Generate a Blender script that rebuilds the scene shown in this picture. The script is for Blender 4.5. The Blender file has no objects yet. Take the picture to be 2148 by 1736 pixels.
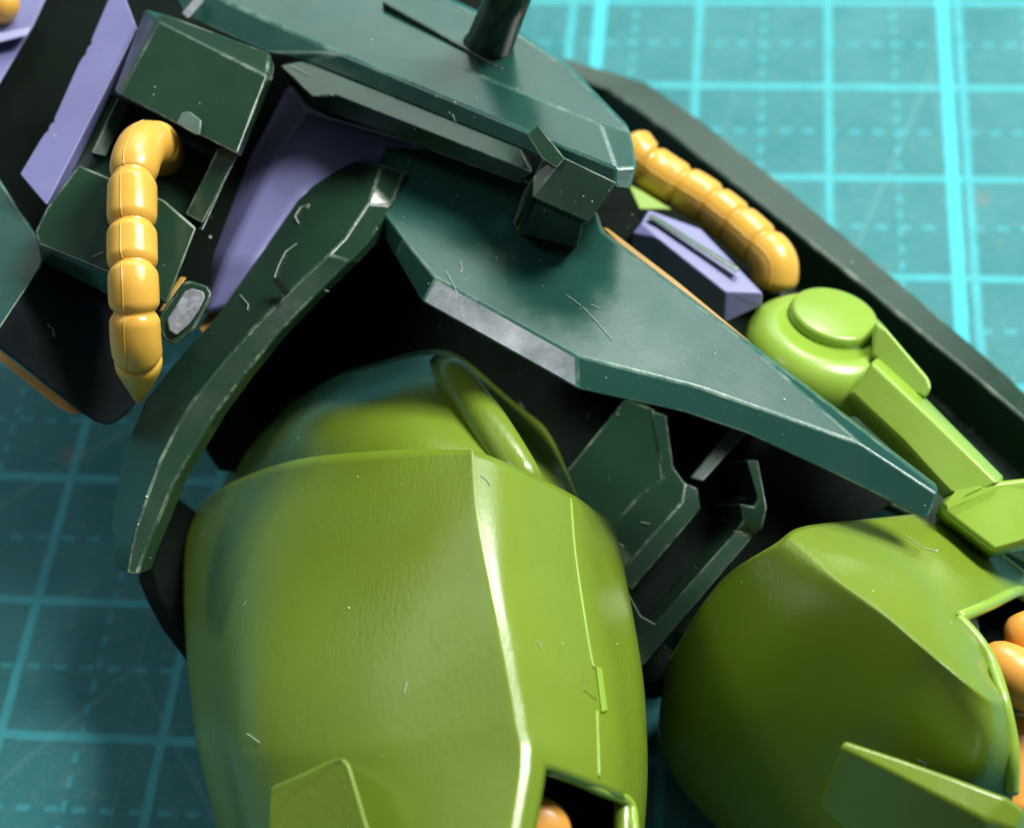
import bpy, bmesh, math, random
from mathutils import Vector, Matrix
from mathutils.bvhtree import BVHTree

# ------------------------------------------------------------------ camera
# All lengths below are written in centimetres and scaled to metres by U.
U = 0.01
scene = bpy.context.scene
R = Matrix(((0.99426389, 0.08676325, -0.06254158),
            (-0.02466075, 0.75496278, 0.65530378),
            (0.10407285, -0.65000256, 0.75277188)))
CAM = Vector((0.44370913, -14.0851119, 11.28109626))
FPX, CX, CY, WPX = 4700.0, 1074.0, 868.0, 2148.0
cam_data = bpy.data.cameras.new('camera')
cam = bpy.data.objects.new('camera', cam_data)
scene.collection.objects.link(cam)
cam.matrix_world = Matrix.Translation(CAM * U) @ R.transposed().to_4x4()
cam_data.sensor_width = 36.0
cam_data.lens = 36.0 * FPX / WPX
cam_data.clip_start = 0.002
cam_data.clip_end = 5.0
cam_data.dof.use_dof = True
cam_data.dof.focus_distance = 0.116
cam_data.dof.aperture_fstop = 52.0
scene.camera = cam

# ------------------------------------------------------------------ world, lamps, exposure
world = bpy.data.worlds.new('World')
scene.world = world
world.use_nodes = True
bg = world.node_tree.nodes['Background']
bg.inputs[0].default_value = (0.80, 0.92, 1.0, 1)
bg.inputs[1].default_value = 0.12

def area(name, loc, target, size, power, col, size_y=None):
    d = bpy.data.lights.new(name, 'AREA')
    d.energy = power; d.color = col; d.size = size * U
    if size_y:
        d.shape = 'RECTANGLE'; d.size_y = size_y * U
    o = bpy.data.objects.new(name, d)
    scene.collection.objects.link(o)
    o.location = Vector(loc) * U
    o.rotation_euler = (Vector(target) - Vector(loc)).to_track_quat('-Z', 'Y').to_euler()
    return o

area('window_light', (0, 31, 29), (0.5, -4, 1), 34, 0.70, (0.84, 1.0, 0.97), 22)
area('ridge_highlight_fill', (6, 15.5, 25.5), (0, -6, 1), 5.5, 0.55, (1.0, 1.0, 0.93))  # added light, only there to draw the highlight along the leg ridge
area('desk_lamp', (17.5, 3, 27), (0, -5, 1), 11, 1.85, (1.0, 1.0, 0.95))
area('ceiling_lamp', (-19.5, -8, 26), (-1, -5, 2), 5, 0.14, (0.92, 0.92, 1.0))
area('left_sheen_fill', (-22, 8, 17), (-1, -6, 2), 11, 0.06, (0.95, 1.0, 0.98))  # added fill that lays a grey sheen on the left faces

vs = scene.view_settings
vs.view_transform = 'Standard'; vs.look = 'None'; vs.exposure = 0.0; vs.gamma = 1.0
vs.use_curve_mapping = False
scene.cycles.max_bounces = 5

# ------------------------------------------------------------------ helpers
col = scene.collection

def ray(px, py):
    d = Vector(((px - CX) / FPX, -(py - CY) / FPX, -1.0))
    return R.transposed() @ d

def P(px, py, z):
    """point of height z (cm above the mat) on the sight line measured in the photograph"""
    d = ray(px, py)
    return CAM + d * ((z - CAM.z) / d.z)

VIEW = Vector((-0.10407285, 0.65000256, -0.75277188))

def link(name, me, mat, parent=None, origin=None):
    if origin is None:
        n = len(me.vertices)
        origin = sum((v.co for v in me.vertices), Vector()) / max(n, 1)
    for v in me.vertices:
        v.co = (v.co - origin) * U
    me.update()
    o = bpy.data.objects.new(name, me)
    col.objects.link(o)
    if mat:
        me.materials.append(mat)
    wl = origin * U
    if parent is not None:
        o.parent = parent
        o.location = wl - world_loc(parent)
    else:
        o.location = wl
    return o

def world_loc(o):
    v = Vector(o.location)
    p = o.parent
    while p is not None:
        v += Vector(p.location); p = p.parent
    return v

def smooth(me):
    for p in me.polygons:
        p.use_smooth = True

def bevel(o, w=0.02, seg=3, ang=25):
    m = o.modifiers.new('edge', 'BEVEL')
    m.width = w * U; m.segments = seg; m.limit_method = 'ANGLE'
    m.angle_limit = math.radians(ang); m.harden_normals = True
    m.use_clamp_overlap = True
    ed = EDGE.get(o.data.materials[0].name) if o.data.materials else None
    if ed is not None:
        o.data.materials.append(ed); m.material = 1
    return o
EDGE = {}

def bm_to(name, bm, mat, parent):
    bmesh.ops.recalc_face_normals(bm, faces=bm.faces)
    me = bpy.data.meshes.new(name)
    bm.to_mesh(me); bm.free()
    smooth(me)
    return link(name, me, mat, parent)

def solid(name, verts, faces, depth, mat, parent, d=None, bev=0.02, seg=3, taper=1.0, ang=25):
    """facets (px, py, z) extruded backwards along d by depth cm: a closed solid"""
    pts = [P(*v) for v in verts]
    c = sum(pts, Vector()) / len(pts)
    if d is None:
        d = (c - CAM).normalized()
    d = Vector(d).normalized() * depth
    bm = bmesh.new()
    top = [bm.verts.new(p) for p in pts]
    bot = [bm.verts.new(c + (p - c) * taper + d) for p in pts]
    edges = {}
    for f in faces:
        bm.faces.new([top[i] for i in f])
        bm.faces.new([bot[i] for i in reversed(f)])
        for a, b in zip(f, f[1:] + f[:1]):
            edges[(a, b)] = True
    for (a, b) in edges:
        if (b, a) not in edges:
            bm.faces.new([top[b], top[a], bot[a], bot[b]])
    o = bm_to(name, bm, mat, parent)
    if bev:
        bevel(o, bev, seg, ang)
    return o

def slab(name, poly, depth, mat, parent, z=None, **k):
    v = [(p[0], p[1], p[2] if len(p) > 2 else z) for p in poly]
    return solid(name, v, [list(range(len(v)))], depth, mat, parent, **k)

def cr(p0, p1, p2, p3, t):
    return 0.5 * ((2 * p1) + (p2 - p0) * t + (2 * p0 - 5 * p1 + 4 * p2 - p3) * t * t
                  + (3 * p1 - p0 - 3 * p2 + p3) * t ** 3)

def spline(pts, n):
    out = []
    m = len(pts)
    for i in range(m - 1):
        a = pts[i - 1] if i else pts[0] * 2 - pts[1]
        b, c = pts[i], pts[i + 1]
        e = pts[i + 2] if i + 2 < m else pts[-1] * 2 - pts[-2]
        for k in range(n):
            out.append(cr(a, b, c, e, k / n))
    out.append(pts[-1].copy())
    return out

def loft(name, cols, nt, nc, mat, parent, skip=None, thick=0.06, closed=None, bev=0.0):
    """cols: list of columns, each a list of 3D points along t; splined both ways.
    closed(row points) -> extra hidden points that close the section underneath"""
    fine = [spline(c, nt) for c in cols]
    rows = [[c[r] for c in fine] for r in range(len(fine[0]))]
    grid = []
    for r in rows:
        ext = r + (closed(r) if closed else [])
        if closed:
            n = len(ext); out = []
            for i in range(n):
                a, b, c, e = ext[i - 1], ext[i], ext[(i + 1) % n], ext[(i + 2) % n]
                for k in range(nc):
                    out.append(cr(a, b, c, e, k / nc))
            grid.append(out)
        else:
            grid.append(spline(ext, nc))
    bm = bmesh.new()
    vv = [[bm.verts.new(p) for p in g] for g in grid]
    m = len(grid[0])
    for r in range(len(grid) - 1):
        for c in range(m if closed else m - 1):
            if skip and skip((r + .5) / nt, (c + .5) / nc):
                continue
            d = (c + 1) % m
            bm.faces.new((vv[r][c], vv[r][d], vv[r + 1][d], vv[r + 1][c]))
    loose = [v for v in bm.verts if not v.link_faces]
    for v in loose:
        bm.verts.remove(v)
    o = bm_to(name, bm, mat, parent)
    if thick:
        s = o.modifiers.new('wall', 'SOLIDIFY')
        s.thickness = thick * U; s.offset = -1
    if bev:
        bevel(o, bev, 2, 40)
    return o

def frames(path):
    n = len(path); tang = []
    for i in range(n):
        a = path[max(i - 1, 0)]; b = path[min(i + 1, n - 1)]
        tang.append((b - a).normalized())
    return tang

def tube(name, path, radii, mat, parent, sides=20, flat=1.0, up=Vector((0, -.65, .75))):
    bm = bmesh.new()
    tg = frames(path)
    rings = []
    for p, t, r in zip(path, tg, radii):
        s = t.cross(up).normalized(); n = s.cross(t).normalized()
        rings.append([bm.verts.new(p + s * math.cos(a) * r + n * math.sin(a) * r * flat)
                      for a in [2 * math.pi * k / sides for k in range(sides)]])
    for a, b in zip(rings, rings[1:]):
        for k in range(sides):
            bm.faces.new((a[k], a[(k + 1) % sides], b[(k + 1) % sides], b[k]))
    bm.faces.new(list(reversed(rings[0]))); bm.faces.new(rings[-1])
    return bm_to(name, bm, mat, parent)

def lathe(name, centre, axis, prof, mat, parent, sides=40, xdir=None):
    axis = axis.normalized()
    s = (xdir or Vector((1, 0, 0))); s = (s - axis * s.dot(axis)).normalized(); n = axis.cross(s)
    bm = bmesh.new(); rings = []
    for r, h in prof:
        if r < 1e-6:
            rings.append([bm.verts.new(centre + axis * h)])
        else:
            rings.append([bm.verts.new(centre + axis * h + (s * math.cos(a) + n * math.sin(a)) * r)
                          for a in [2 * math.pi * k / sides for k in range(sides)]])
    for a, b in zip(rings, rings[1:]):
        for k in range(sides):
            q = (k + 1) % sides
            if len(b) == 1: bm.faces.new((a[k], a[q], b[0]))
            elif len(a) == 1: bm.faces.new((a[0], b[q], b[k]))
            else: bm.faces.new((a[k], a[q], b[q], b[k]))
    if len(rings[0]) > 1:
        bm.faces.new(list(reversed(rings[0])))
    return bm_to(name, bm, mat, parent)

# ------------------------------------------------------------------ materials
def nodes_of(name):
    m = bpy.data.materials.new(name); m.use_nodes = True
    nt = m.node_tree
    return m, nt, nt.nodes['Principled BSDF']

def N(nt, kind, **k):
    n = nt.nodes.new(kind)
    for a, b in k.items():
        if a.startswith('i_'):
            n.inputs[a[2:].replace('_', ' ')].default_value = b
        else:
            setattr(n, a, b)
    return n

def math_n(nt, op, a, b=None, c=None):
    n = nt.nodes.new('ShaderNodeMath'); n.operation = op
    for i, v in enumerate((a, b, c)):
        if v is None: continue
        if isinstance(v, (int, float)): n.inputs[i].default_value = v
        else: nt.links.new(v, n.inputs[i])
    return n.outputs[0]

def plastic(name, c, rough=0.3, var=0.12, grain=0.0, grain_scale=90.0, wear=0.0, wear_col=(.5, .55, .5),
            sss=0.0, spec=0.5, smudge=0.12, stretch=None, coat=0.0, patch=False):
    m, nt, b = nodes_of(name)
    L = nt.links
    geo = N(nt, 'ShaderNodeNewGeometry')
    mp = N(nt, 'ShaderNodeMapping'); mp.inputs['Scale'].default_value = (100, 100, 100)
    L.new(geo.outputs['Position'], mp.inputs['Vector'])
    pos = mp.outputs[0]
    n1 = N(nt, 'ShaderNodeTexNoise', i_Scale=1.3, i_Detail=4.0)
    L.new(pos, n1.inputs['Vector'])
    mr = N(nt, 'ShaderNodeMapRange'); mr.inputs[1].default_value = .3; mr.inputs[2].default_value = .7
    mr.inputs[3].default_value = 1 - var; mr.inputs[4].default_value = 1 + var
    L.new(n1.outputs[0], mr.inputs[0])
    mix = N(nt, 'ShaderNodeMix', data_type='RGBA', blend_type='MULTIPLY')
    mix.inputs[0].default_value = 1.0
    mix.inputs[6].default_value = (*c, 1)
    L.new(mr.outputs[0], mix.inputs[7])
    out = mix.outputs[2]
    if wear:
        n3 = N(nt, 'ShaderNodeTexNoise', i_Scale=2.6, i_Detail=8.0, i_Roughness=.75)
        L.new(pos, n3.inputs['Vector'])
        r3 = N(nt, 'ShaderNodeMapRange'); r3.inputs[1].default_value = .49; r3.inputs[2].default_value = .66
        r3.inputs[3].default_value = 0; r3.inputs[4].default_value = wear
        L.new(n3.outputs[0], r3.inputs[0])
        mx = N(nt, 'ShaderNodeMix', data_type='RGBA')
        L.new(r3.outputs[0], mx.inputs[0]); L.new(out, mx.inputs[6]); mx.inputs[7].default_value = (*wear_col, 1)
        out = mx.outputs[2]
    L.new(out, b.inputs['Base Color'])
    n2 = N(nt, 'ShaderNodeTexNoise', i_Scale=3.2, i_Detail=7.0, i_Roughness=.65)
    L.new(pos, n2.inputs['Vector'])
    mr2 = N(nt, 'ShaderNodeMapRange'); mr2.inputs[1].default_value = .3; mr2.inputs[2].default_value = .7
    mr2.inputs[3].default_value = rough - smudge * .5; mr2.inputs[4].default_value = rough + smudge
    L.new(n2.outputs[0], mr2.inputs[0]); L.new(mr2.outputs[0], b.inputs['Roughness'])
    b.inputs['Specular IOR Level'].default_value = spec
    if coat:
        b.inputs['Coat Weight'].default_value = coat; b.inputs['Coat Roughness'].default_value = .12
    if sss:
        b.inputs['Subsurface Weight'].default_value = sss
        b.inputs['Subsurface Radius'].default_value = (1.0, .55, .15)
        b.inputs['Subsurface Scale'].default_value = 0.05 * U
    if grain:
        ng = N(nt, 'ShaderNodeTexNoise', i_Scale=grain_scale / 10, i_Detail=5.0, i_Roughness=.6)
        src = pos
        if stretch:
            ms = N(nt, 'ShaderNodeMapping'); ms.inputs['Scale'].default_value = stretch
            L.new(pos, ms.inputs['Vector']); src = ms.outputs[0]
        L.new(src, ng.inputs['Vector'])
        bp = N(nt, 'ShaderNodeBump'); bp.inputs['Strength'].default_value = grain
        bp.inputs['Distance'].default_value = 0.01 * U
        if patch:   # the moulded crinkle comes and goes over the surface
            pn = N(nt, 'ShaderNodeTexNoise', i_Scale=1.6, i_Detail=2.0); L.new(pos, pn.inputs['Vector'])
            pr = N(nt, 'ShaderNodeMapRange'); pr.inputs[1].default_value = .35; pr.inputs[2].default_value = .65
            pr.inputs[3].default_value = grain * .15; pr.inputs[4].default_value = grain
            L.new(pn.outputs[0], pr.inputs[0]); L.new(pr.outputs[0], bp.inputs['Strength'])
            bp.inputs['Distance'].default_value = 0.018 * U
        L.new(ng.outputs[0], bp.inputs['Height']); L.new(bp.outputs[0], b.inputs['Normal'])
    return m

M_DARK = plastic('dark_green_plastic', (.011, .033, .018), .20, .15, .05, 300, spec=.45, smudge=.10)
M_SHEEN = plastic('sheen_green_plastic', (.012, .056, .044), .19, .12, .05, 260, smudge=.10)  # dark green plastic with its cool teal sheen put into the colour
EDGE['dark_green_plastic'] = plastic('worn_dark_green_edge', (.013, .040, .022), .27, .15, .3, 300, wear=.52, wear_col=(.36, .44, .32))
EDGE['sheen_green_plastic'] = plastic('worn_sheen_green_edge', (.022, .090, .070), .27, .15, .3, 300, wear=.32, wear_col=(.40, .48, .36))
M_BLACK = plastic('shade_black_frame_plastic', (.003, .006, .004), .7, .2, spec=.06)  # near black: deep shade under the skirts is put into the colour
M_LEG = plastic('yellow_green_plastic', (.142, .218, .018), .23, .05, .22, 260, spec=.55, stretch=(1.7, .6, 1.0), smudge=.06, patch=True)
M_INK = plastic('ink_green_plastic', (.004, .016, .017), .45, .2, spec=.2)
M_LEVER = plastic('bright_green_plastic', (.230, .370, .042), .25, .06, .10, 170)
M_HOSE = plastic('amber_hose_plastic', (.66, .37, .055), .27, .08, .05, 200)
M_PURPLE = plastic('violet_plastic', (.150, .153, .320), .34, .08, .08, 200)
M_LILAC = plastic('pale_lilac_plastic', (.30, .30, .50), .35, .08, .08, 200)
M_TRIM = plastic('ochre_trim_plastic', (.42, .24, .05), .4, .15, .1, 200)
M_ORANGE = plastic('orange_joint_plastic', (.72, .33, .055), .3, .1, .05, 200)
M_SCUFF_SHEEN = plastic('scuff_and_sheen_lilac', (.14, .15, .17), .42, .25, .3, 120, wear=1.0, wear_col=(.40, .41, .49))  # pale tone for chip wear and for the lug's painted sheen

def mat_mat():
    m, nt, b = nodes_of('cutting_mat_vinyl')
    L = nt.links
    geo = N(nt, 'ShaderNodeNewGeometry')
    mp = N(nt, 'ShaderNodeMapping'); mp.inputs['Scale'].default_value = (100, 100, 100)
    L.new(geo.outputs['Position'], mp.inputs['Vector'])
    sep = N(nt, 'ShaderNodeSeparateXYZ'); L.new(mp.outputs[0], sep.inputs[0])
    wob = N(nt, 'ShaderNodeTexNoise', i_Scale=6.0, i_Detail=3.0); L.new(mp.outputs[0], wob.inputs['Vector'])
    w = math_n(nt, 'MULTIPLY', math_n(nt, 'SUBTRACT', wob.outputs[0], .5), .018)
    X = math_n(nt, 'ADD', sep.outputs[0], w); Y = math_n(nt, 'ADD', sep.outputs[1], w)

    def dist(v, period, off=0.0):
        a = math_n(nt, 'PINGPONG', math_n(nt, 'SUBTRACT', v, off), period / 2)
        return a   # distance to nearest multiple

    def band(dv, half, soft=.012):
        r = N(nt, 'ShaderNodeMapRange'); r.interpolation_type = 'SMOOTHSTEP'
        L.new(dv, r.inputs[0]); r.inputs[1].default_value = half - soft; r.inputs[2].default_value = half + soft
        r.inputs[3].default_value = 1; r.inputs[4].default_value = 0
        return r.outputs[0]
    lines = math_n(nt, 'MAXIMUM', band(dist(X, 1.0), .028), band(dist(Y, 1.0), .032))
    dx = math_n(nt, 'MULTIPLY', band(dist(X, 1.0, .5), .018, .008), band(dist(Y, .17), .04))
    dy = math_n(nt, 'MULTIPLY', band(dist(Y, 1.0, .5), .021, .008), band(dist(X, .17), .04))
    dash = math_n(nt, 'MAXIMUM', dx, dy)
    b1 = band(math_n(nt, 'ABSOLUTE', math_n(nt, 'SUBTRACT', X, -.78)), .044)
    b2 = band(math_n(nt, 'ABSOLUTE', math_n(nt, 'SUBTRACT', X, 1.885)), .044)
    bold = math_n(nt, 'MAXIMUM', b1, b2)
    ink = N(nt, 'ShaderNodeTexNoise', i_Scale=4.0, i_Detail=6.0, i_Roughness=.7); L.new(mp.outputs[0], ink.inputs['Vector'])
    inkr = N(nt, 'ShaderNodeMapRange'); inkr.inputs[1].default_value = .25; inkr.inputs[2].default_value = .6
    inkr.inputs[3].default_value = .5; inkr.inputs[4].default_value = .95
    L.new(ink.outputs[0], inkr.inputs[0])
    lines = math_n(nt, 'MULTIPLY', math_n(nt, 'MULTIPLY', lines, inkr.outputs[0]), .85)
    dash = math_n(nt, 'MULTIPLY', math_n(nt, 'MULTIPLY', dash, inkr.outputs[0]), .6)
    allm = math_n(nt, 'MAXIMUM', math_n(nt, 'MAXIMUM', lines, dash), bold)
    # vinyl ground colour with blotches and fine speckle
    n1 = N(nt, 'ShaderNodeTexNoise', i_Scale=1.1, i_Detail=8.0, i_Roughness=.7); L.new(mp.outputs[0], n1.inputs['Vector'])
    rp = N(nt, 'ShaderNodeValToRGB')
    rp.color_ramp.elements[0].position = .3; rp.color_ramp.elements[0].color = (.027, .168, .182, 1)
    rp.color_ramp.elements[1].position = .72; rp.color_ramp.elements[1].color = (.060, .230, .242, 1)
    L.new(n1.outputs[0], rp.inputs[0])
    sp = N(nt, 'ShaderNodeTexVoronoi', i_Scale=.9); L.new(mp.outputs[0], sp.inputs['Vector'])
    stain = N(nt, 'ShaderNodeMapRange'); L.new(sp.outputs['Distance'], stain.inputs[0])
    stain.inputs[1].default_value = .03; stain.inputs[2].default_value = .11
    stain.inputs[3].default_value = .45; stain.inputs[4].default_value = 0
    ms = N(nt, 'ShaderNodeMix', data_type='RGBA'); L.new(stain.outputs[0], ms.inputs[0])
    L.new(rp.outputs[0], ms.inputs[6]); ms.inputs[7].default_value = (.24, .16, .15, 1)
    fs = N(nt, 'ShaderNodeTexNoise', i_Scale=14.0, i_Detail=5.0, i_Roughness=.75); L.new(mp.outputs[0], fs.inputs['Vector'])
    fr = N(nt, 'ShaderNodeMapRange'); fr.inputs[1].default_value = .52; fr.inputs[2].default_value = .78
    fr.inputs[3].default_value = 0; fr.inputs[4].default_value = .50; L.new(fs.outputs[0], fr.inputs[0])
    mg = N(nt, 'ShaderNodeMix', data_type='RGBA'); L.new(fr.outputs[0], mg.inputs[0])
    L.new(ms.outputs[2], mg.inputs[6]); mg.inputs[7].default_value = (.22, .27, .24, 1)
    # knife cuts: thin straight pale scores crossing the vinyl
    cm = N(nt, 'ShaderNodeMapping'); cm.inputs['Scale'].default_value = (.55, .13, 1); cm.inputs['Rotation'].default_value = (0, 0, .5)
    L.new(mp.outputs[0], cm.inputs['Vector'])
    cv = N(nt, 'ShaderNodeTexVoronoi', feature='DISTANCE_TO_EDGE', i_Scale=1.0); L.new(cm.outputs[0], cv.inputs['Vector'])
    cut = math_n(nt, 'MULTIPLY', band(cv.outputs['Distance'], .0035, .0025), .14)
    mc = N(nt, 'ShaderNodeMix', data_type='RGBA'); L.new(cut, mc.inputs[0])
    L.new(mg.outputs[2], mc.inputs[6]); mc.inputs[7].default_value = (.22, .42, .42, 1)
    mx = N(nt, 'ShaderNodeMix', data_type='RGBA'); L.new(allm, mx.inputs[0])
    L.new(mc.outputs[2], mx.inputs[6]); mx.inputs[7].default_value = (.072, .44, .49, 1)
    mb = N(nt, 'ShaderNodeMix', data_type='RGBA'); L.new(bold, mb.inputs[0])
    L.new(mx.outputs[2], mb.inputs[6]); mb.inputs[7].default_value = (.066, .47, .56, 1)
    L.new(mb.outputs[2], b.inputs['Base Color'])
    b.inputs['Roughness'].default_value = .6
    b.inputs['Specular IOR Level'].default_value = .14
    ng = N(nt, 'ShaderNodeTexNoise', i_Scale=22.0, i_Detail=6.0, i_Roughness=.7); L.new(mp.outputs[0], ng.inputs['Vector'])
    bp = N(nt, 'ShaderNodeBump'); bp.inputs['Strength'].default_value = .5; bp.inputs['Distance'].default_value = .012 * U
    L.new(ng.outputs[0], bp.inputs['Height']); L.new(bp.outputs[0], b.inputs['Normal'])
    return m
M_MAT = mat_mat()

# ------------------------------------------------------------------ cutting mat
def build_mat():
    bm = bmesh.new()
    bmesh.ops.create_cube(bm, size=1.0)
    for v in bm.verts:
        v.co = Vector((v.co.x * 45, v.co.y * 32 + 2, v.co.z * .3 - .15))
    me = bpy.data.meshes.new('cutting_mat'); bm.to_mesh(me); bm.free()
    o = link('cutting_mat', me, M_MAT, None, Vector((0, 2, -.3)))
    bevel(o, .05, 2)
    o['label'] = 'teal cutting mat printed with a pale cyan grid under the plastic model'
    o['category'] = 'cutting mat'
    return o
build_mat()

# ------------------------------------------------------------------ the model kit
robot = bpy.data.objects.new('robot_model', None)
col.objects.link(robot)
robot.empty_display_size = .01
robot.location = Vector((-1.0, -5.0, 0.0)) * U
robot['label'] = 'green plastic robot model kit with amber hoses and violet parts lying on the mat'
robot['category'] = 'model kit'

# --- hip and torso cores, near black to stand in for shade ------------------------
slab('torso_frame', [(-80, -80), (420, -90), (960, -60), (1180, 150), (1290, 330), (1230, 440), (900, 420),
                     (620, 560), (420, 620), (330, 720), (150, 600), (-80, 480)], 1.6, M_BLACK, robot, z=2.25, taper=.8)
slab('hip_frame', [(423, 935), (380, 800), (560, 560), (800, 430), (1000, 560), (1300, 760), (1640, 900), (1900, 1040),
                   (1640, 1200), (1480, 1330), (1340, 1330), (1250, 1150), (900, 1000), (457, 988)], .5, M_BLACK, robot, z=.82, taper=.9)

slab('side_frame', [(1180, 330), (1330, 330), (1420, 420), (1640, 600), (1600, 800), (1350, 740), (1150, 500)], .8, M_BLACK, robot, z=1.25, d=(0, .2, -1), taper=.95)

# --- belt -----------------------------------------------------------------
BZ = 3.0
bv = [  # line T, top edge, line1, ledge, wall
    (330, -70, BZ), (467, 0, BZ), (716, 113, BZ), (1108, 277, BZ), (1293, 352, BZ),            # 0-4 line1
    (520, -35, BZ), (608, 0, BZ), (930, 128, BZ), (1261, 260, BZ),                              # 5-8 line T
    (640, -80, BZ - .06), (900, -20, BZ - .06), (1095, 77, BZ - .06), (1190, 140, BZ - .06), (1323, 277, BZ - .06), (1336, 350, BZ - .05),  # 9-14
    (390, 35, 2.92), (560, 112, 2.92), (635, 128, 2.92), (1095, 313, 2.92), (1290, 397, 2.92),  # 15-19 wall foot
    (1322, 398, 2.92),                                                                          # 20
    (470, -90, BZ),                                                                             # 21
]
bf = [[0, 1, 6, 5, 21], [1, 2, 7, 6], [2, 3, 4, 8, 7], [21, 5, 9], [5, 6, 10, 9], [6, 7, 11, 10], [7, 8, 13, 12, 11], [8, 4, 14, 13],
      [1, 15, 16, 2], [2, 16, 17], [2, 17, 18, 3], [3, 18, 19, 4], [4, 19, 20, 14], [0, 15, 1]]
belt = solid('belt_plate', bv, bf, .45, M_SHEEN, robot, d=(-.1, .8, -.6), bev=.016, seg=2, ang=8)
# ledge below the belt, with its dark front wall
lv = [(588, 138, 2.92), (635, 128, 2.92), (1095, 313, 2.92), (1118, 362, 2.92), (705, 199, 2.92), (662, 201, 2.92), (655, 204, 2.92),
      (618, 187, 2.80), (655, 222, 2.80), (878, 307, 2.79), (1092, 387, 2.79), (1250, 430, 2.88), (1290, 397, 2.92)]
lf = [[0, 1, 4, 5, 6], [1, 2, 3, 4], [0, 6, 8, 7], [6, 5, 4, 9, 8], [4, 3, 10, 9], [2, 12, 11, 3]]
solid('belt_ledge', lv, lf[:5], .35, M_DARK, robot, d=(-.1, .8, -.6), bev=.012, seg=2)
# pale chip on the belt's corner, thin raised fin, rod
slab('corner_chip', [(381, 28), (395, 40), (428, 2), (412, -8)], .03, M_SCUFF_SHEEN, robot, z=3.03, bev=.006)
solid('fin', [(801, 5, 3.015), (806, 2, 3.015), (1056, 141, 2.99), (1052, 146, 2.99)], [[0, 1, 2, 3]], .08, M_DARK, robot, d=(0, 0, -1), bev=.006)
solid('fin', [(948, 127, 2.978), (954, 121, 2.978), (1072, 160, 2.975), (1064, 166, 2.975)], [[0, 1, 2, 3]], .06, M_DARK, robot, d=(0, 0, -1), bev=.006)
rod_a, rod_b = P(1022, 104, 2.92), P(1100, -90, 3.75)
tube('rod', [rod_a, rod_a.lerp(rod_b, .03), rod_a.lerp(rod_b, .5), rod_b], [.15, .138, .128, .122], M_DARK, robot, 32)

# --- latch clipped over the belt -----------------------------------------
latch = solid('latch', [(1183, 330, 3.12), (1293, 383, 3.08), (1234, 467, 2.95), (1116, 413, 2.99),
                        (1223, 472, 2.85), (1210, 520, 2.66), (1083, 488, 2.68), (1112, 418, 2.89),
                        (1120, 370, 3.02), (1080, 470, 2.80), (1160, 318, 3.08)],
              [[0, 1, 2, 3], [3, 2, 4, 7], [7, 4, 5, 6], [0, 3, 8, 10], [3, 7, 9, 8], [7, 6, 9]], .25, M_DARK, robot, bev=.008, seg=2)
slab('prong', [(1105, 283, 3.12), (1129, 262, 3.13), (1185, 332, 3.135), (1168, 354, 3.11), (1137, 334, 3.10)], .12, M_DARK, latch, bev=.008)
slab('side_rib', [(1137, 336, 3.07), (1180, 334, 3.10), (1120, 414, 2.98), (1086, 484, 2.74), (1076, 468, 2.76), (1100, 400, 2.95), (1121, 368, 3.01)], .2, M_DARK, latch, bev=.008)

# --- waist block with the hose recess -------------------------------------
blk = solid('waist_block', [(333, 45, 3.30), (560, 160, 3.30), (497, 325, 3.18), (250, 200, 3.18),
                            (350, 32, 3.24), (566, 112, 3.24), (576, 140, 3.22), (572, 165, 3.22), (505, 330, 3.10),
                            (305, 20, 3.20), (240, 192, 3.10)],
            [[0, 3, 2, 1], [4, 0, 1, 5], [5, 1, 7, 6], [1, 2, 8, 7], [9, 10, 3, 0], [9, 0, 4]], .75, M_DARK, robot, bev=.014, seg=2)
slab('nub', [(367, 258), (382, 234), (398, 234), (423, 252), (421, 284), (410, 284)], .03, M_DARK, blk, z=3.245, bev=.010)
slab('recess_arm', [(458, 308, 3.1), (500, 326, 3.09), (425, 470, 2.94), (388, 450, 2.95)], .5, M_DARK, blk, bev=.012)
slab('recess_wall', [(247, 205, 3.05), (275, 216, 3.0), (222, 330, 2.9), (190, 322, 2.95)], .5, M_DARK, blk, bev=.01)
slab('recess_floor', [(230, 195, 2.9), (500, 320, 2.9), (425, 485, 2.82), (150, 350, 2.82)], .2, M_DARK, blk, bev=.01)
solid('lower_block', [(165, 346, 3.02), (345, 420, 3.02), (412, 478, 3.02), (350, 640, 2.86), (300, 602, 2.90), (213, 567, 2.93), (80, 513, 2.95), (73, 487, 2.97), (97, 437, 3.0),
                      (85, 545, 2.75), (210, 610, 2.72), (300, 660, 2.7)],
      [[0, 8, 7, 6, 5, 4, 3, 2, 1], [6, 9, 10, 5], [5, 10, 11, 4]], .6, M_DARK, robot, bev=.014)

# --- violet bar with two notches on the left --------------------------------
bp_ = [(262, -8), (228, -2), (193, 80), (191, 86), (192, 92), (186, 98), (181, 106), (180, 114), (173, 121), (164, 136), (116, 244), (113, 250), (114, 256), (107, 261), (102, 268),
       (101, 275), (94, 281), (86, 292), (42, 366), (97, 431), (288, 60)]
vb = solid('violet_bar', [(x, y, 3.18 - y * .0008) for x, y in bp_] + [(304, 50, 3.06), (118, 434, 2.76)],
           [list(range(21)), [20, 19, 22, 21]], .35, M_PURPLE, robot, bev=.018, ang=20)
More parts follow.
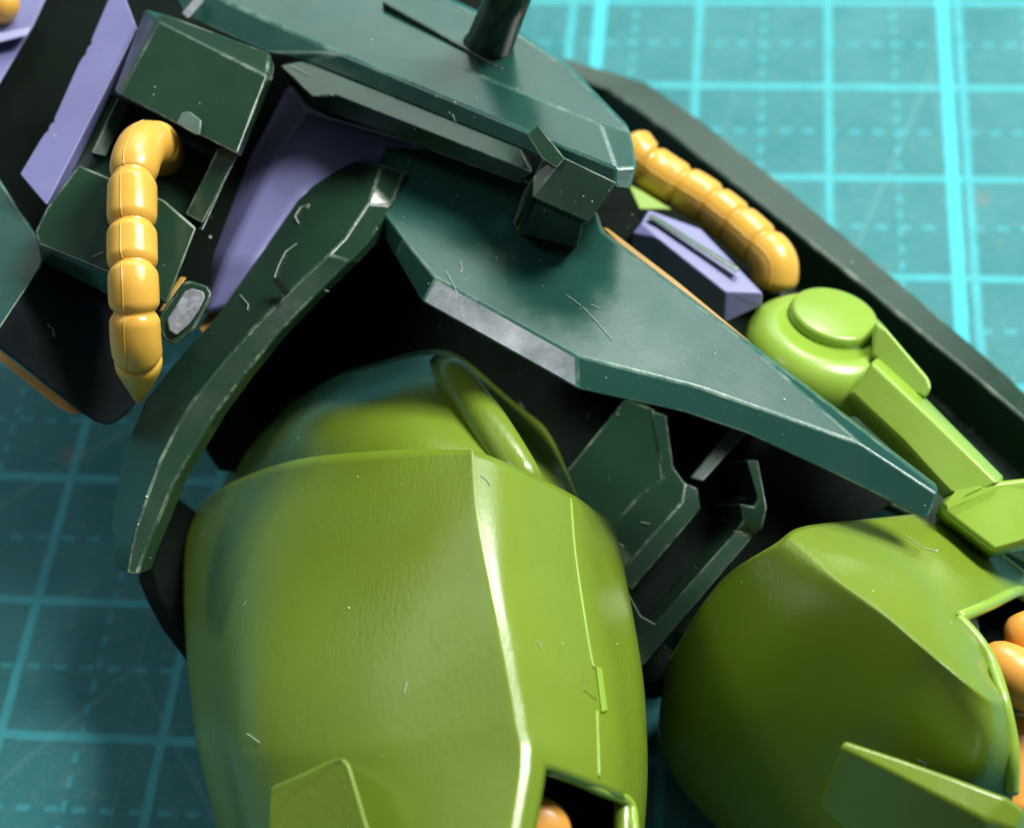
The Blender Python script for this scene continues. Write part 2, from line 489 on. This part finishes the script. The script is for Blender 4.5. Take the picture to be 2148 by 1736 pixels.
# --- far left: lilac panel, amber elbow, side plates --------------------------
slab('lilac_panel', [(-40, -60), (140, -60), (100, -10), (70, 55), (0, 175), (-40, 230)], .3, M_PURPLE, robot, z=2.7, bev=.015)
slab('lilac_ledge', [(-40, 50), (0, 70), (35, 62), (68, 56), (56, 76), (0, 90), (-40, 95)], .12, M_LILAC, robot, z=2.8, bev=.02)
lathe('hose_end', P(2, 6, 2.85), Vector((.3, -.4, .85)), [(.06, -.12), (.105, -.09), (.115, -.02), (.108, .04), (.07, .085), (0, .1)], M_HOSE, robot)
slab('side_plate', [(-60, 300), (0, 377), (75, 490), (97, 525), (85, 562), (0, 690), (-70, 760)], .12, M_SHEEN, robot, z=2.72, bev=.015)
side = slab('side_skirt', [(95, 522, 2.45), (213, 560, 2.45), (310, 640, 2.35), (330, 720, 2.25), (310, 815, 2.1), (290, 838, 2.1), (267, 866, 2.05),
                           (245, 886, 2.05), (223, 892, 2.05), (200, 884, 2.05), (173, 868, 2.05), (0, 732, 2.15), (-70, 680, 2.2), (-70, 640, 2.3)],
            .10, M_INK, robot, bev=.02)
slab('edge_trim', [(-40, 712), (0, 735), (173, 868), (152, 868), (120, 852), (0, 757), (-40, 735)], .05, M_TRIM, side, z=1.98, bev=.01)

# --- hoses: each ring its own piece -----------------------------------------
def hose(name, pts, cuts, r, shades=None):
    path = spline([P(*p) for p in pts], 24)
    L = [0.0]
    for a, b in zip(path, path[1:]):
        L.append(L[-1] + (b - a).length)
    tot = L[-1]
    def at(s):
        s = min(max(s, 0), tot)
        for i in range(len(L) - 1):
            if L[i + 1] >= s:
                return path[i].lerp(path[i + 1], (s - L[i]) / max(L[i + 1] - L[i], 1e-9))
        return path[-1]
    core = tube(name, [at(tot * k / 40) for k in range(41)], [r * (.81 if k < 37 else .81 * (41 - k) / 4.5) for k in range(41)], M_HOSE, robot, 20)
    for i, (a, b) in enumerate(zip(cuts, cuts[1:])):
        n = 24
        ps, rs = [], []
        for k in range(n + 1):
            u = k / n
            ps.append(at(tot * (a + (b - a) * (.008 + .984 * u))))
            e = min(u, 1 - u)
            rr = 1.0 if e > .20 else (1 - (1 - e / .20) ** 2.0 * .20)
            rr *= 1 - .02 * abs(2 * u - 1) ** 2
            rs.append(r * rr)
        sg = tube('segment', ps, rs, M_HOSE, core, 28)
        line = []
        for p, t, q in zip(ps, frames(ps), rs):
            side = t.cross(Vector((0, -.65, .75))).normalized(); nrm = side.cross(t).normalized()
            line.append(p + (nrm * .985 + side * .17) * (q - .001))
        tube('mould_seam', line, [.0045] * len(line), M_HOSE, sg, 5)
    return core
h1 = hose('amber_hose', [(345, 330, 2.85), (325, 303, 3.12), (296, 312, 3.30), (280, 360, 3.33), (277, 425, 3.30), (277, 520, 3.22), (280, 607, 3.14), (284, 705, 2.95), (291, 760, 2.78)],
          [0, .20, .456, .604, .73, .846, .99], .132)
tip_a, tip_b = P(290, 745, 2.82), P(291, 848, 2.36)
tube('tapered_end', [tip_a.lerp(tip_b, t) for t in (0, .1, .2, .5, .9, 1.0)], [.116, .126, .122, .082, .022, .004], M_HOSE, h1, 28)
h2 = hose('amber_hose', [(1318, 300, 1.75), (1345, 335, 1.7), (1395, 372, 1.62), (1466, 414, 1.58), (1520, 453, 1.55), (1573, 497, 1.53), (1622, 548, 1.5), (1622, 612, 1.36)],
          [0, .12, .313, .473, .615, .778, .985], .146)

# --- violet pelvis and its neighbours -----------------------------------------
solid('pelvis_shell', [(592, 150, 2.12), (505, 330, 2.16), (415, 545, 2.12), (385, 670, 2.0),
                       (650, 225, 2.54), (572, 345, 2.47), (470, 545, 2.36), (430, 660, 2.2),
                       (690, 245, 2.58), (640, 395, 2.47), (540, 545, 2.38), (480, 650, 2.22),
                       (880, 300, 2.52), (780, 390, 2.40), (640, 480, 2.32), (540, 640, 2.16)],
      [[k * 4 + i, k * 4 + i + 1, k * 4 + i + 5, k * 4 + i + 4] for k in range(3) for i in range(3)], .3, M_PURPLE, robot, bev=.05, seg=4, ang=8)
knob = slab('lug', [(327, 680, 2.72), (338, 655, 2.74), (383, 592, 2.8), (400, 588, 2.8), (437, 600, 2.78), (445, 612, 2.78), (440, 632, 2.76), (410, 690, 2.7), (385, 715, 2.68), (370, 724, 2.68), (345, 715, 2.68)],
            .35, M_DARK, robot, bev=.055, seg=4)
slab('scuff_sheen_face', [(350, 670, 2.748), (372, 636, 2.77), (386, 612, 2.79), (402, 604, 2.80), (428, 612, 2.788), (430, 624, 2.782), (418, 650, 2.765), (398, 680, 2.74), (370, 704, 2.722), (355, 694, 2.732)], .03, M_SCUFF_SHEEN, knob, bev=.012)  # scuffs plus the lug's bright sheen, both in the colour
slab('trim_strip', [(330, 650), (378, 580), (392, 582), (340, 655)], .04, M_TRIM, robot, z=2.6, bev=.01)

# --- left front skirt ----------------------------------------------------------
sk = [((745, 337, 2.48), (800, 346, 2.60), (848, 362, 2.58)),
      ((700, 358, 2.47), (772, 428, 2.62), (822, 432, 2.565)),
      ((655, 387, 2.46), (724, 500, 2.64), (776, 506, 2.52)),
      ((622, 418, 2.44), (690, 534, 2.63), (735, 548, 2.56)),
      ((588, 470, 2.41), (640, 578, 2.60), (682, 600, 2.53)),
      ((548, 530, 2.38), (603, 614, 2.58), (640, 642, 2.51)),
      ((500, 598, 2.35), (540, 678, 2.54), (580, 705, 2.47)),
      ((450, 668, 2.31), (467, 758, 2.49), (512, 788, 2.42)),
      ((376, 748, 2.25), (400, 845, 2.43), (450, 872, 2.36)),
      ((302, 842, 2.18), (365, 905, 2.38), (417, 928, 2.31)),
      ((275, 910, 2.11), (335, 965, 2.32), (385, 980, 2.26)),
      ((250, 990, 2.05), (315, 1020, 2.27), (363, 1018, 2.22)),
      ((234, 1100, 1.95), (285, 1108, 2.18), (325, 1112, 2.14)),
      ((240, 1165, 1.91), (272, 1160, 2.12), (304, 1162, 2.10)),
      ((248, 1196, 1.89), (266, 1204, 2.08), (288, 1206, 2.07))]
sk_l, sk_r, sk_e = [[r[k] for r in sk] for k in range(3)]
n = len(sk_l)
lsk = solid('front_skirt', sk_l + sk_r + sk_e,
      [[i, i + 1, n + i + 1, n + i] for i in range(n - 1)] + [[n + i, n + i + 1, 2 * n + i + 1, 2 * n + i] for i in range(n - 1)],
      .16, M_DARK, robot, d=(.2, .7, -.65), bev=.014, seg=3, ang=14)
slab('notch', [(573, 590), (582, 582), (608, 612), (600, 622)], .03, M_BLACK, lsk, z=2.635, bev=.004)
slab('edge_trim', [(570, 478, 2.2), (590, 490, 2.2), (540, 565, 2.16), (490, 630, 2.12), (430, 705, 2.1), (418, 690, 2.1), (462, 610, 2.12), (515, 535, 2.16)], .03, M_TRIM, lsk, bev=.006)

# --- right front skirt ---------------------------------------------------------
sv = [(792, 333, 2.53), (808, 308, 2.52), (940, 312, 2.5), (1100, 380, 2.49), (1250, 448, 2.48), (1263, 487, 2.48), (1556, 710, 2.44), (1800, 895, 2.34), (1969, 1025, 2.24),  # 0-8
      (800, 440, 2.55), (845, 500, 2.58), (915, 582, 2.60),            # 9-11 left edge
      (1210, 746, 2.61), (1470, 812, 2.54), (1806, 930, 2.375), (1966, 1036, 2.24),   # 12-15 ridge
      (885, 634, 2.52), (1212, 817, 2.53), (1432, 865, 2.475), (1565, 910, 2.42), (1760, 1000, 2.29), (1946, 1091, 2.16),  # 16-21
      (830, 540, 2.46), (790, 470, 2.42)]                              # 22-23 left wall foot
sf = [[0, 9, 10, 11, 2, 1], [11, 12, 3, 2], [12, 13, 5, 4, 3], [13, 14, 6, 5], [14, 15, 8, 7, 6],
      [11, 16, 17, 12], [12, 17, 18, 13], [13, 18, 19, 20, 14], [14, 20, 21, 15], [9, 23, 22, 10], [10, 22, 16, 11]]
rsk = solid('front_skirt', sv, sf, .10, M_SHEEN, robot, d=(0, .8, -.6), bev=.014, seg=2, ang=8)
slab('edge_trim', [(1262, 476), (1276, 480), (1420, 590), (1575, 718), (1556, 714), (1400, 604)], .04, M_TRIM, rsk, z=2.30, bev=.006)

# --- rear blade-shaped skirt -----------------------------------------------------
o_ = [(1060, 50, 1.05), (1126, 103, 1.05), (1356, 173, 1.00), (1463, 247, 1.00), (1640, 385, 0.98), (1832, 545, 0.95), (1960, 655, 0.95), (2112, 785, 0.95), (2148, 822, 0.95), (2300, 950, 0.95)]
r_ = [(1060, 120, 1.05), (1186, 160, 1.05), (1276, 187, 1.05), (1390, 267, 1.05), (1590, 424, 1.02), (1787, 579, 1.0), (1915, 685, 1.0), (2060, 803, 1.0), (2148, 878, 1.0), (2300, 1010, 1.0)]
f_ = [(1060, 230, .7), (1150, 250, .7), (1230, 280, .7), (1330, 360, .7), (1500, 480, .7), (1720, 640, .7), (1860, 750, .7), (2000, 870, .7), (2090, 950, .7), (2250, 1090, .7)]
g_ = [(1060, 330, .6), (1130, 400, .6), (1200, 500, .6), (1300, 620, .6), (1420, 760, .6), (1600, 900, .6), (1750, 1000, .6), (1950, 1100, .6), (2060, 1130, .6), (2250, 1240, .6)]
n = len(o_)
solid('rear_skirt', o_ + r_ + f_ + g_, [[k * n + i, k * n + i + 1, (k + 1) * n + i + 1, (k + 1) * n + i] for k in range(3) for i in range(n - 1)],
      .14, M_DARK, robot, d=(0, .3, -.95), bev=.02, ang=12)

# --- violet prism, lever arm and flange on the far hip ------------------------------
solid('violet_prism', [(1326, 490, 1.92), (1345, 466, 1.95), (1360, 440, 1.93), (1470, 480, 1.93), (1600, 615, 1.88), (1523, 612, 1.92), (1383, 500, 1.98), (1325, 520, 1.8), (1520, 680, 1.76), (1598, 640, 1.78)],
      [[0, 6, 1], [1, 6, 5, 4, 3, 2], [0, 7, 8, 5, 6], [5, 8, 9, 4]], .35, M_PURPLE, robot, bev=.015)
solid('violet_rail', [(1358, 454, 1.985), (1368, 448, 1.985), (1552, 562, 1.955), (1544, 572, 1.955)], [[0, 1, 2, 3]], .03, M_SHEEN, robot, bev=.006)
slab('grey_stub', [(1240, 450), (1330, 440), (1350, 470), (1300, 520)], .2, M_BLACK, robot, z=1.75, bev=.02)
slab('green_wedge', [(1315, 385), (1345, 400), (1410, 440), (1340, 440)], .15, M_LEVER, robot, z=1.7, bev=.015)
ax = Vector((.22, .20, .95))
lev = lathe('lever_head', P(1740, 690, 1.72), ax, [(.40, -.34), (.46, -.28), (.475, -.18), (.45, -.09), (.39, -.03), (.33, 0), (.285, .0), (.27, -.02), (0, -.02)], M_LEVER, robot, 56)
lathe('disc', P(1750, 663, 1.71), ax, [(.262, -.1), (.262, .0), (.252, .02), (.235, .027), (0, .027)], M_LEVER, lev, 48)
arm_v = [(1782, 824, 1.72), (1829, 758, 1.85), (1960, 880, 1.88), (2096, 1012, 1.90), (2020, 1042, 1.86), (1999, 1036, 1.78), (1890, 925, 1.75),
         (1770, 850, 1.5), (1985, 1050, 1.6), (1850, 742, 1.7), (2110, 1005, 1.78)]
solid('lever_arm', arm_v, [[0, 6, 2, 1], [6, 5, 4, 3, 2], [0, 7, 8, 5, 6], [1, 2, 3, 10, 9]], .3, M_LEVER, lev, bev=.045)
slab('side_wing', [(1835, 672, 1.84), (1860, 690, 1.86), (1950, 795, 1.84), (1955, 815, 1.83), (1940, 838, 1.78), (1915, 828, 1.74), (1825, 745, 1.76)], .2, M_LEVER, lev, bev=.035)
slab('flange', [(1972, 1048, 1.78), (2010, 1030, 1.86), (2100, 1006, 1.9), (2160, 1000, 1.9), (2240, 1010, 1.9), (2240, 1130, 1.85), (2148, 1140, 1.84), (2085, 1158, 1.8), (1976, 1075, 1.76)], .35, M_LEVER, lev, bev=.04, d=(0, .5, -.85))

# --- near leg ------------------------------------------------------------------------
def cols_of(spec, dz):
    return [[P(x, y, z + d) for (x, y), d in zip(pts, dz)] for z, pts in spec]
dz = [-.06, 0, .03, .02, 0, -.07]
near = cols_of([
    (.85, [(413, 1075), (388, 1157), (393, 1357), (413, 1544), (436, 1650), (490, 1850)]),
    (1.35, [(470, 1020), (450, 1140), (440, 1370), (455, 1540), (476, 1645), (520, 1850)]),
    (1.85, [(612, 966), (582, 1157), (545, 1375), (530, 1540), (540, 1640), (580, 1850)]),
    (2.30, [(800, 945), (795, 1150), (780, 1380), (775, 1535), (780, 1622), (800, 1840)]),
    (2.57, [(965, 943), (970, 1100), (1005, 1320), (1034, 1500), (1048, 1610), (1010, 1820)]),
    (2.60, [(1000, 946), (1016, 1100), (1058, 1320), (1090, 1500), (1102, 1603), (1070, 1815)]),
    (2.52, [(1085, 980), (1092, 1120), (1115, 1345), (1136, 1510), (1146, 1608), (1110, 1815)]),
    (2.25, [(1195, 1034), (1206, 1157), (1238, 1380), (1256, 1535), (1258, 1650), (1250, 1850)]),
    (1.98, [(1242, 1066), (1258, 1165), (1300, 1395), (1318, 1550), (1319, 1678), (1318, 1880)]),
    (1.50, [(1290, 1104), (1304, 1165), (1346, 1400), (1357, 1560), (1355, 1690), (1335, 1890)]),
], dz)
def under(r):
    a, b = r[-1], r[0]
    w = a.x - b.x
    return [Vector((a.x - .08 * w, a.y + .35, .75)), Vector((a.x - .35 * w, a.y + .6, .25)),
            Vector((b.x + .35 * w, b.y + .5, .2)), Vector((b.x + .08 * w, b.y + .25, .45))]
leg1 = loft('leg_armour', near, 10, 7, M_LEG, robot, skip=lambda t, c: t > 4 and 6 < c < 8, thick=.075, closed=under)
# hip dome above it, with the round rib
dome = [[P(*p) for p in c] for c in (
    [(600, 850, .8), (510, 950, .75), (450, 1050, .6), (440, 1110, .5)],
    [(700, 790, 1.2), (620, 880, 1.5), (585, 985, 1.5), (600, 1060, 1.4)],
    [(790, 760, 1.35), (770, 850, 1.88), (790, 955, 2.08), (800, 1040, 2.0)],
    [(890, 735, 1.45), (900, 830, 2.0), (955, 950, 2.28), (980, 1030, 2.2)],
    [(960, 745, 1.4), (1020, 840, 1.93), (1085, 975, 2.22), (1100, 1050, 2.15)],
    [(1045, 815, 1.1), (1110, 880, 1.5), (1170, 985, 1.85), (1195, 1060, 1.85)],
    [(1080, 850, .8), (1150, 905, 1.1), (1212, 1040, 1.3), (1230, 1100, 1.3)],
)]
th = loft('hip_dome', dome, 8, 6, M_LEG, leg1, thick=.05)
rib_path = spline([P(915, 760, 1.62), P(960, 800, 1.98), P(1020, 880, 2.22), P(1085, 985, 2.27), P(1110, 1040, 2.15)], 8)
tube('rib', rib_path, [.05 + .055 * min(1, i / 6) for i in range(len(rib_path))], M_LEG, leg1, 24, flat=.8)
# raised block low on the leg, moulding seam and gate nub, joint in the opening
slab('knee_block', [(566, 1650, 2.24), (640, 1618, 2.43), (702, 1590, 2.55), (722, 1588, 2.57), (735, 1602, 2.57), (790, 1790, 2.56), (810, 1900, 2.54), (560, 1900, 2.22), (562, 1700, 2.24)],
     .4, M_LEG, leg1, bev=.045, seg=4)
def on_leg(px, py, bvh, lift=.004):
    d = ray(px, py).normalized()
    h = bvh.ray_cast(CAM * U, d)
    return (h[0] / U - d * lift) if h[0] else None
dg = bpy.context.evaluated_depsgraph_get()
dg.update()
def bvh_of(o):
    dg = bpy.context.evaluated_depsgraph_get()
    ob = o.evaluated_get(dg); me = ob.to_mesh()
    mw = o.matrix_world
    b = BVHTree.FromPolygons([mw @ v.co for v in me.vertices], [list(p.vertices) for p in me.polygons])
    ob.to_mesh_clear()
    return b
bpy.context.view_layer.update()
bl = bvh_of(leg1)
for a in ([(1197, 1045), (1206, 1157), (1222, 1270), (1240, 1380), (1246, 1400)], [(1252, 1490), (1254, 1560), (1256, 1630)]):
    pts = [on_leg(x, y, bl, .001) for x, y in a]
    pts = spline([p for p in pts if p], 8)
    tube('mould_seam', pts, [.009] * len(pts), M_LEVER, leg1, 6)
nub_pts = [on_leg(x, y, bl, .012) for x, y in ((1250, 1398), (1262, 1400), (1274, 1490), (1262, 1494))]
def raw_slab(name, pts, n, depth, mat, parent, bev):
    bm = bmesh.new()
    t = [bm.verts.new(p + n * depth * .5) for p in pts]; b = [bm.verts.new(p - n * depth) for p in pts]
    bm.faces.new(t); bm.faces.new(list(reversed(b)))
    k = len(pts)
    for i in range(k):
        bm.faces.new((t[(i + 1) % k], t[i], b[i], b[(i + 1) % k]))
    return bevel(bm_to(name, bm, mat, parent), bev, 2)
nn = Vector((.45, -.3, .84))
raw_slab('gate_nub', nub_pts, nn, .018, M_LEVER, leg1, .006)
nub2 = [on_leg(x, y, bl, .004) for x, y in ((1221, 1404), (1247, 1402), (1252, 1468), (1225, 1448))]
raw_slab('gate_nub', nub2, nn, .006, M_LEG, leg1, .003)
slab('opening_floor', [(1090, 1560), (1325, 1640), (1310, 1900), (1060, 1900)], .3, M_BLACK, leg1, z=1.75, bev=.02)
lathe('joint', P(1128, 1745, 2.15), Vector((.2, -.5, .85)), [(.16, -.3), (.17, -.08), (.15, -.01), (.10, .02), (0, .03)], M_ORANGE, leg1)
# dark rear calf guard at the left of the leg
solid('calf_guard', [(362, 1035, .95), (413, 1075, .95), (420, 1200, .9), (420, 1420, .8), (393, 1388, .8), (340, 1318, .85), (310, 1262, .88), (290, 1214, .9), (303, 1164, .92), (330, 1100, .94),
                     (345, 1120, 1.0), (318, 1190, .97), (335, 1255, .94), (395, 1350, .86)],
      [[0, 10, 9], [9, 10, 11, 8], [8, 11, 12, 7], [7, 12, 6], [6, 12, 13, 5], [5, 13, 4], [0, 1, 2, 10], [10, 2, 12, 11], [12, 2, 3, 13], [13, 3, 4]], .5, M_BLACK, robot, bev=.012, ang=6)

# --- far leg --------------------------------------------------------------------------
far_rows = [
    [(1985, 1066, 1.1), (1930, 1076, 1.5), (1800, 1090, 1.95), (1680, 1105, 2.12), (1625, 1140, 2.12), (1520, 1210, 1.75), (1440, 1320, 1.2), (1390, 1430, .6)],
    [(2030, 1105, 1.2), (1985, 1116, 1.6), (1865, 1148, 2.05), (1762, 1195, 2.24), (1732, 1226, 2.24), (1630, 1330, 1.85), (1505, 1470, 1.2), (1385, 1570, .45)],
    [(2085, 1150, 1.2), (2045, 1165, 1.6), (1950, 1215, 2.08), (1866, 1275, 2.30), (1845, 1305, 2.30), (1775, 1420, 1.92), (1655, 1580, 1.25), (1470, 1700, .35)],
    [(2170, 1220, 1.2), (2132, 1234, 1.6), (2004, 1290, 2.10), (1965, 1365, 2.32), (1950, 1392, 2.31), (1890, 1500, 1.96), (1790, 1650, 1.35), (1660, 1850, .5)],
    [(2230, 1290, 1.1), (2190, 1290, 1.5), (2054, 1345, 2.06), (2060, 1440, 2.22), (2062, 1478, 2.21), (2040, 1580, 2.0), (1930, 1720, 1.5), (1800, 1900, .8)],
    [(2260, 1370, 1.0), (2220, 1370, 1.4), (2080, 1393, 1.98), (2102, 1460, 2.06), (2110, 1495, 2.05), (2124, 1590, 1.88), (2120, 1690, 1.6), (2040, 1900, .9)],
]
far = [[P(*far_rows[r][c]) for r in range(len(far_rows))] for c in range(len(far_rows[0]))]
def under2(r):
    a, b = r[-1], r[0]
    m = (a + b) / 2
    return [Vector((a.x + .25, a.y + .3, .3)), Vector((m.x, m.y + .4, .2)), Vector((b.x - .05, b.y + .2, .5))]
leg2 = loft('leg_armour', far, 10, 7, M_LEG, robot, skip=lambda t, c: t > 3 and c < 2, thick=.075, closed=under2)
kb = [(1770, 1552, 2.20), (1890, 1592, 2.22), (2010, 1634, 2.20), (2112, 1672, 2.14), (2150, 1700, 2.06),       # back edge of the top strip
      (1762, 1567, 2.19), (1862, 1616, 2.205), (1965, 1668, 2.185), (2068, 1718, 2.125), (2130, 1738, 2.05),      # its front edge
      (1716, 1690, 1.72), (1790, 1760, 1.72), (1900, 1840, 1.70), (2030, 1890, 1.68), (2150, 1800, 1.80)]         # foot
solid('knee_block', kb, [[k * 5 + i, (k + 1) * 5 + i, (k + 1) * 5 + i + 1, k * 5 + i + 1] for k in range(2) for i in range(4)] + [[4, 9, 14]],
      .35, M_LEG, leg2, bev=.025, seg=3, ang=20)
tube('joint', spline([P(2118, 1350, 1.5), P(2160, 1335, 1.55), P(2230, 1330, 1.5)], 5), [.06, .10, .12, .13, .135, .14, .14, .14, .14, .14, .14], M_ORANGE, leg2, 24)
tube('joint', spline([P(2062, 1362, 1.62), P(2120, 1410, 1.62), P(2240, 1470, 1.5)], 5), [.03, .085, .115, .13, .14, .145, .15, .15, .15, .15, .15], M_ORANGE, leg2, 24)
tube('joint', spline([P(2120, 1500, 1.3), P(2130, 1600, 1.2), P(2135, 1720, 1.1)], 5), [.10, .14, .16, .17, .17, .17, .17, .17, .17, .17, .17], M_ORANGE, leg2, 24)
def rim(pts, r, parent):
    p = spline([P(*q) for q in pts], 6)
    tube('lit_opening_rim', p, [r] * len(p), M_LEVER, parent, 12)  # brighter green than the leg: light through the edge painted in
rim([(2008, 1296, 2.06), (2070, 1270, 1.87), (2132, 1240, 1.58), (2150, 1248, 1.5)], .034, leg2)
rim([(2008, 1296, 2.06), (2052, 1346, 2.03), (2080, 1395, 1.99), (2102, 1462, 2.02), (2120, 1545, 1.93), (2124, 1600, 1.85), (2122, 1660, 1.70)], .036, leg2)
rim([(1146, 1612, 2.46), (1200, 1628, 2.34), (1258, 1655, 2.2), (1317, 1682, 1.95), (1328, 1740, 1.93), (1330, 1800, 1.9)], .030, leg1)
slab('opening_floor', [(2040, 1250), (2250, 1210), (2280, 1700), (2130, 1690)], .3, M_BLACK, leg2, z=.9, bev=.02)

# --- brackets between the legs --------------------------------------------------------
b1 = solid('bracket', [(1391, 1001, 1.30), (1431, 1053, 1.27), (1470, 1067, 1.20), (1325, 1238, 1.06), (1295, 1205, 1.10), (1285, 1105, 1.12), (1340, 1040, 1.24),
                       (1413, 979, 1.32), (1437, 1012, 1.30), (1464, 1024, 1.27), (1398, 870, 1.30), (1366, 862, 1.28)],
           [[0, 6, 5, 4, 1], [1, 4, 3, 2], [0, 1, 8, 7], [1, 2, 9, 8], [11, 0, 7, 10]], .55, M_DARK, robot, d=(-.25, .6, -.76), bev=.010, seg=2)
b2 = solid('bracket', [(1551, 1056, 1.26), (1582, 1062, 1.26), (1590, 1045, 1.28), (1567, 965, 1.32), (1590, 965, 1.32), (1609, 1067, 1.27), (1600, 1106, 1.22), (1558, 1092, 1.2),
                       (1541, 1118, 1.16), (1582, 1122, 1.14), (1350, 1394, 1.0), (1310, 1400, .98), (1318, 1240, 1.08), (1345, 1290, 1.06), (1374, 1306, 1.04)],
           [[0, 7, 6, 1], [1, 6, 5, 2], [2, 5, 4, 3], [7, 8, 9, 6], [8, 14, 10, 9], [14, 13, 12, 11, 10]], .55, M_DARK, robot, d=(-.25, .6, -.76), bev=.010, seg=2)
slab('strut', [(1536, 895), (1570, 905), (1474, 1010), (1446, 1002)], .1, M_DARK, robot, z=1.15, bev=.012)
slab('panel', [(1190, 985, 1.16), (1312, 836, 1.26), (1372, 858, 1.27), (1391, 1003, 1.29), (1340, 1042, 1.23), (1285, 1107, 1.11), (1200, 1090, 1.05)], .3, M_DARK, robot, bev=.012)
lathe('ball_cap', P(1362, 1395, .7), Vector((0, -.4, .9)), [(.14, -.3), (.165, -.05), (.15, .02), (0, .05)], M_BLACK, robot)

# ------------------------------------------------------------------ dust and lint
def dust():
    random.seed(7)
    bpy.context.view_layer.update()
    dg = bpy.context.evaluated_depsgraph_get()
    bm = bmesh.new()
    specks = [(419, 217, 3), (1142, 442, 5), (441, 498, 8), (790, 480, 4), (960, 410, 3), (1645, 838, 6), (1500, 742, 4), (1503, 735, 3), (1831, 1240, 5), (1180, 1350, 5),
              (732, 1275, 5), (750, 1000, 4), (983, 998, 3), (1011, 1006, 3), (625, 918, 4), (264, 949, 5), (308, 1042, 8), (290, 1100, 5), (325, 183, 4), (322, 199, 3), (115, 286, 4), (200, 117, 4),
              (1224, 412, 3), (1242, 423, 3), (870, 270, 4), (697, 200, 3), (780, 84, 4), (915, 203, 4), (955, 215, 4), (1086, 187, 4), (943, 237, 4), (1000, 205, 3), (1787, 550, 6), (2125, 795, 6),
              (1557, 1220, 5), (1487, 1257, 3), (1295, 1350, 4), (1590, 1205, 4), (1995, 1305, 4), (1965, 1155, 6), (1940, 1060, 3), (800, 1585, 3)]
    for _ in range(330):
        specks.append((random.uniform(820, 1800), random.uniform(330, 920), random.choice((.8, 1.0, 1.2, 1.4, 2.4))))
    for _ in range(280):
        specks.append((random.uniform(0, 2148), random.uniform(0, 1736), random.choice((.7, .9, 1.1, 1.3, 2.0))))
    def hit(x, y):
        d = ray(x, y).normalized()
        ok, loc, nor, idx, ob, mw = scene.ray_cast(dg, CAM * U, d)
        return (loc / U, nor, ob) if ok else None
    for x, y, s in specks:
        h = hit(x, y)
        if not h: continue
        loc, nor, ob = h
        r = s * .0011
        M = Matrix.Translation(loc + nor * r * .3) @ nor.to_track_quat('Z', 'Y').to_matrix().to_4x4() @ \
            Matrix.Rotation(random.random() * 6, 4, 'Z') @ Matrix.Diagonal((r * random.uniform(.8, 1.8), r, r * .6, 1))
        bmesh.ops.create_icosphere(bm, subdivisions=1, radius=1.0, matrix=M)
    fibres = [[(965, 548), (970, 565), (966, 575)], [(1188, 620), (1205, 632), (1222, 645)], [(1222, 645), (1255, 680), (1290, 722)], [(935, 570), (952, 600), (968, 628)],
              [(1040, 540), (1046, 546)], [(100, 680), (112, 690), (115, 712)], [(628, 470), (620, 455), (632, 436), (650, 430), (645, 440)], [(625, 512), (600, 530), (585, 560), (575, 590)],
              [(1008, 998), (1022, 1008), (1030, 1022)], [(1090, 845), (1105, 868), (1112, 893)], [(1345, 1095), (1368, 1100)], [(1300, 1140), (1312, 1150)], [(1541, 1115), (1562, 1117)],
              [(1125, 1345), (1132, 1352), (1134, 1362)], [(520, 1538), (553, 1562)], [(512, 1270), (520, 1258)], [(680, 608), (700, 612)], [(662, 633), (680, 640), (700, 632)],
              [(505, 620), (522, 640), (520, 655)], [(195, 540), (222, 527)], [(1900, 1125), (1935, 1150), (1972, 1160)], [(1925, 1590), (1945, 1600), (1940, 1615)], [(1240, 640), (1260, 650)],
              [(855, 1430), (848, 1460)], [(610, 140), (660, 165)], [(950, 240), (962, 268)]]
    for f in fibres:
        pts = []
        for a, b in zip(f, f[1:]):
            for k in range(5):
                t = k / 5
                h = hit(a[0] + (b[0] - a[0]) * t, a[1] + (b[1] - a[1]) * t)
                if h and (not pts or (h[0] - pts[-1]).length < .12): pts.append(h[0] + h[1] * .006)
        if len(pts) < 3: continue
        tg = frames(pts); rings = []
        for p, t in zip(pts, tg):
            s = t.cross(Vector((0, -.65, .75))).normalized(); nn = s.cross(t)
            rings.append([bm.verts.new(p + (s * math.cos(q) + nn * math.sin(q)) * .0024) for q in (0, 2.1, 4.2)])
        for a, b in zip(rings, rings[1:]):
            for k in range(3):
                bm.faces.new((a[k], a[(k + 1) % 3], b[(k + 1) % 3], b[k]))
    me = bpy.data.meshes.new('dust'); bm.to_mesh(me); bm.free()
    smooth(me)
    m, nt, b = nodes_of('pale_dust'); b.inputs['Base Color'].default_value = (.55, .62, .52, 1); b.inputs['Roughness'].default_value = .8
    o = link('dust', me, m, None, Vector((0, -5, 0)))
    o['kind'] = 'stuff'
    o['label'] = 'pale dust specks and lint fibres scattered over the plastic model'
    o['category'] = 'dust'
dust()
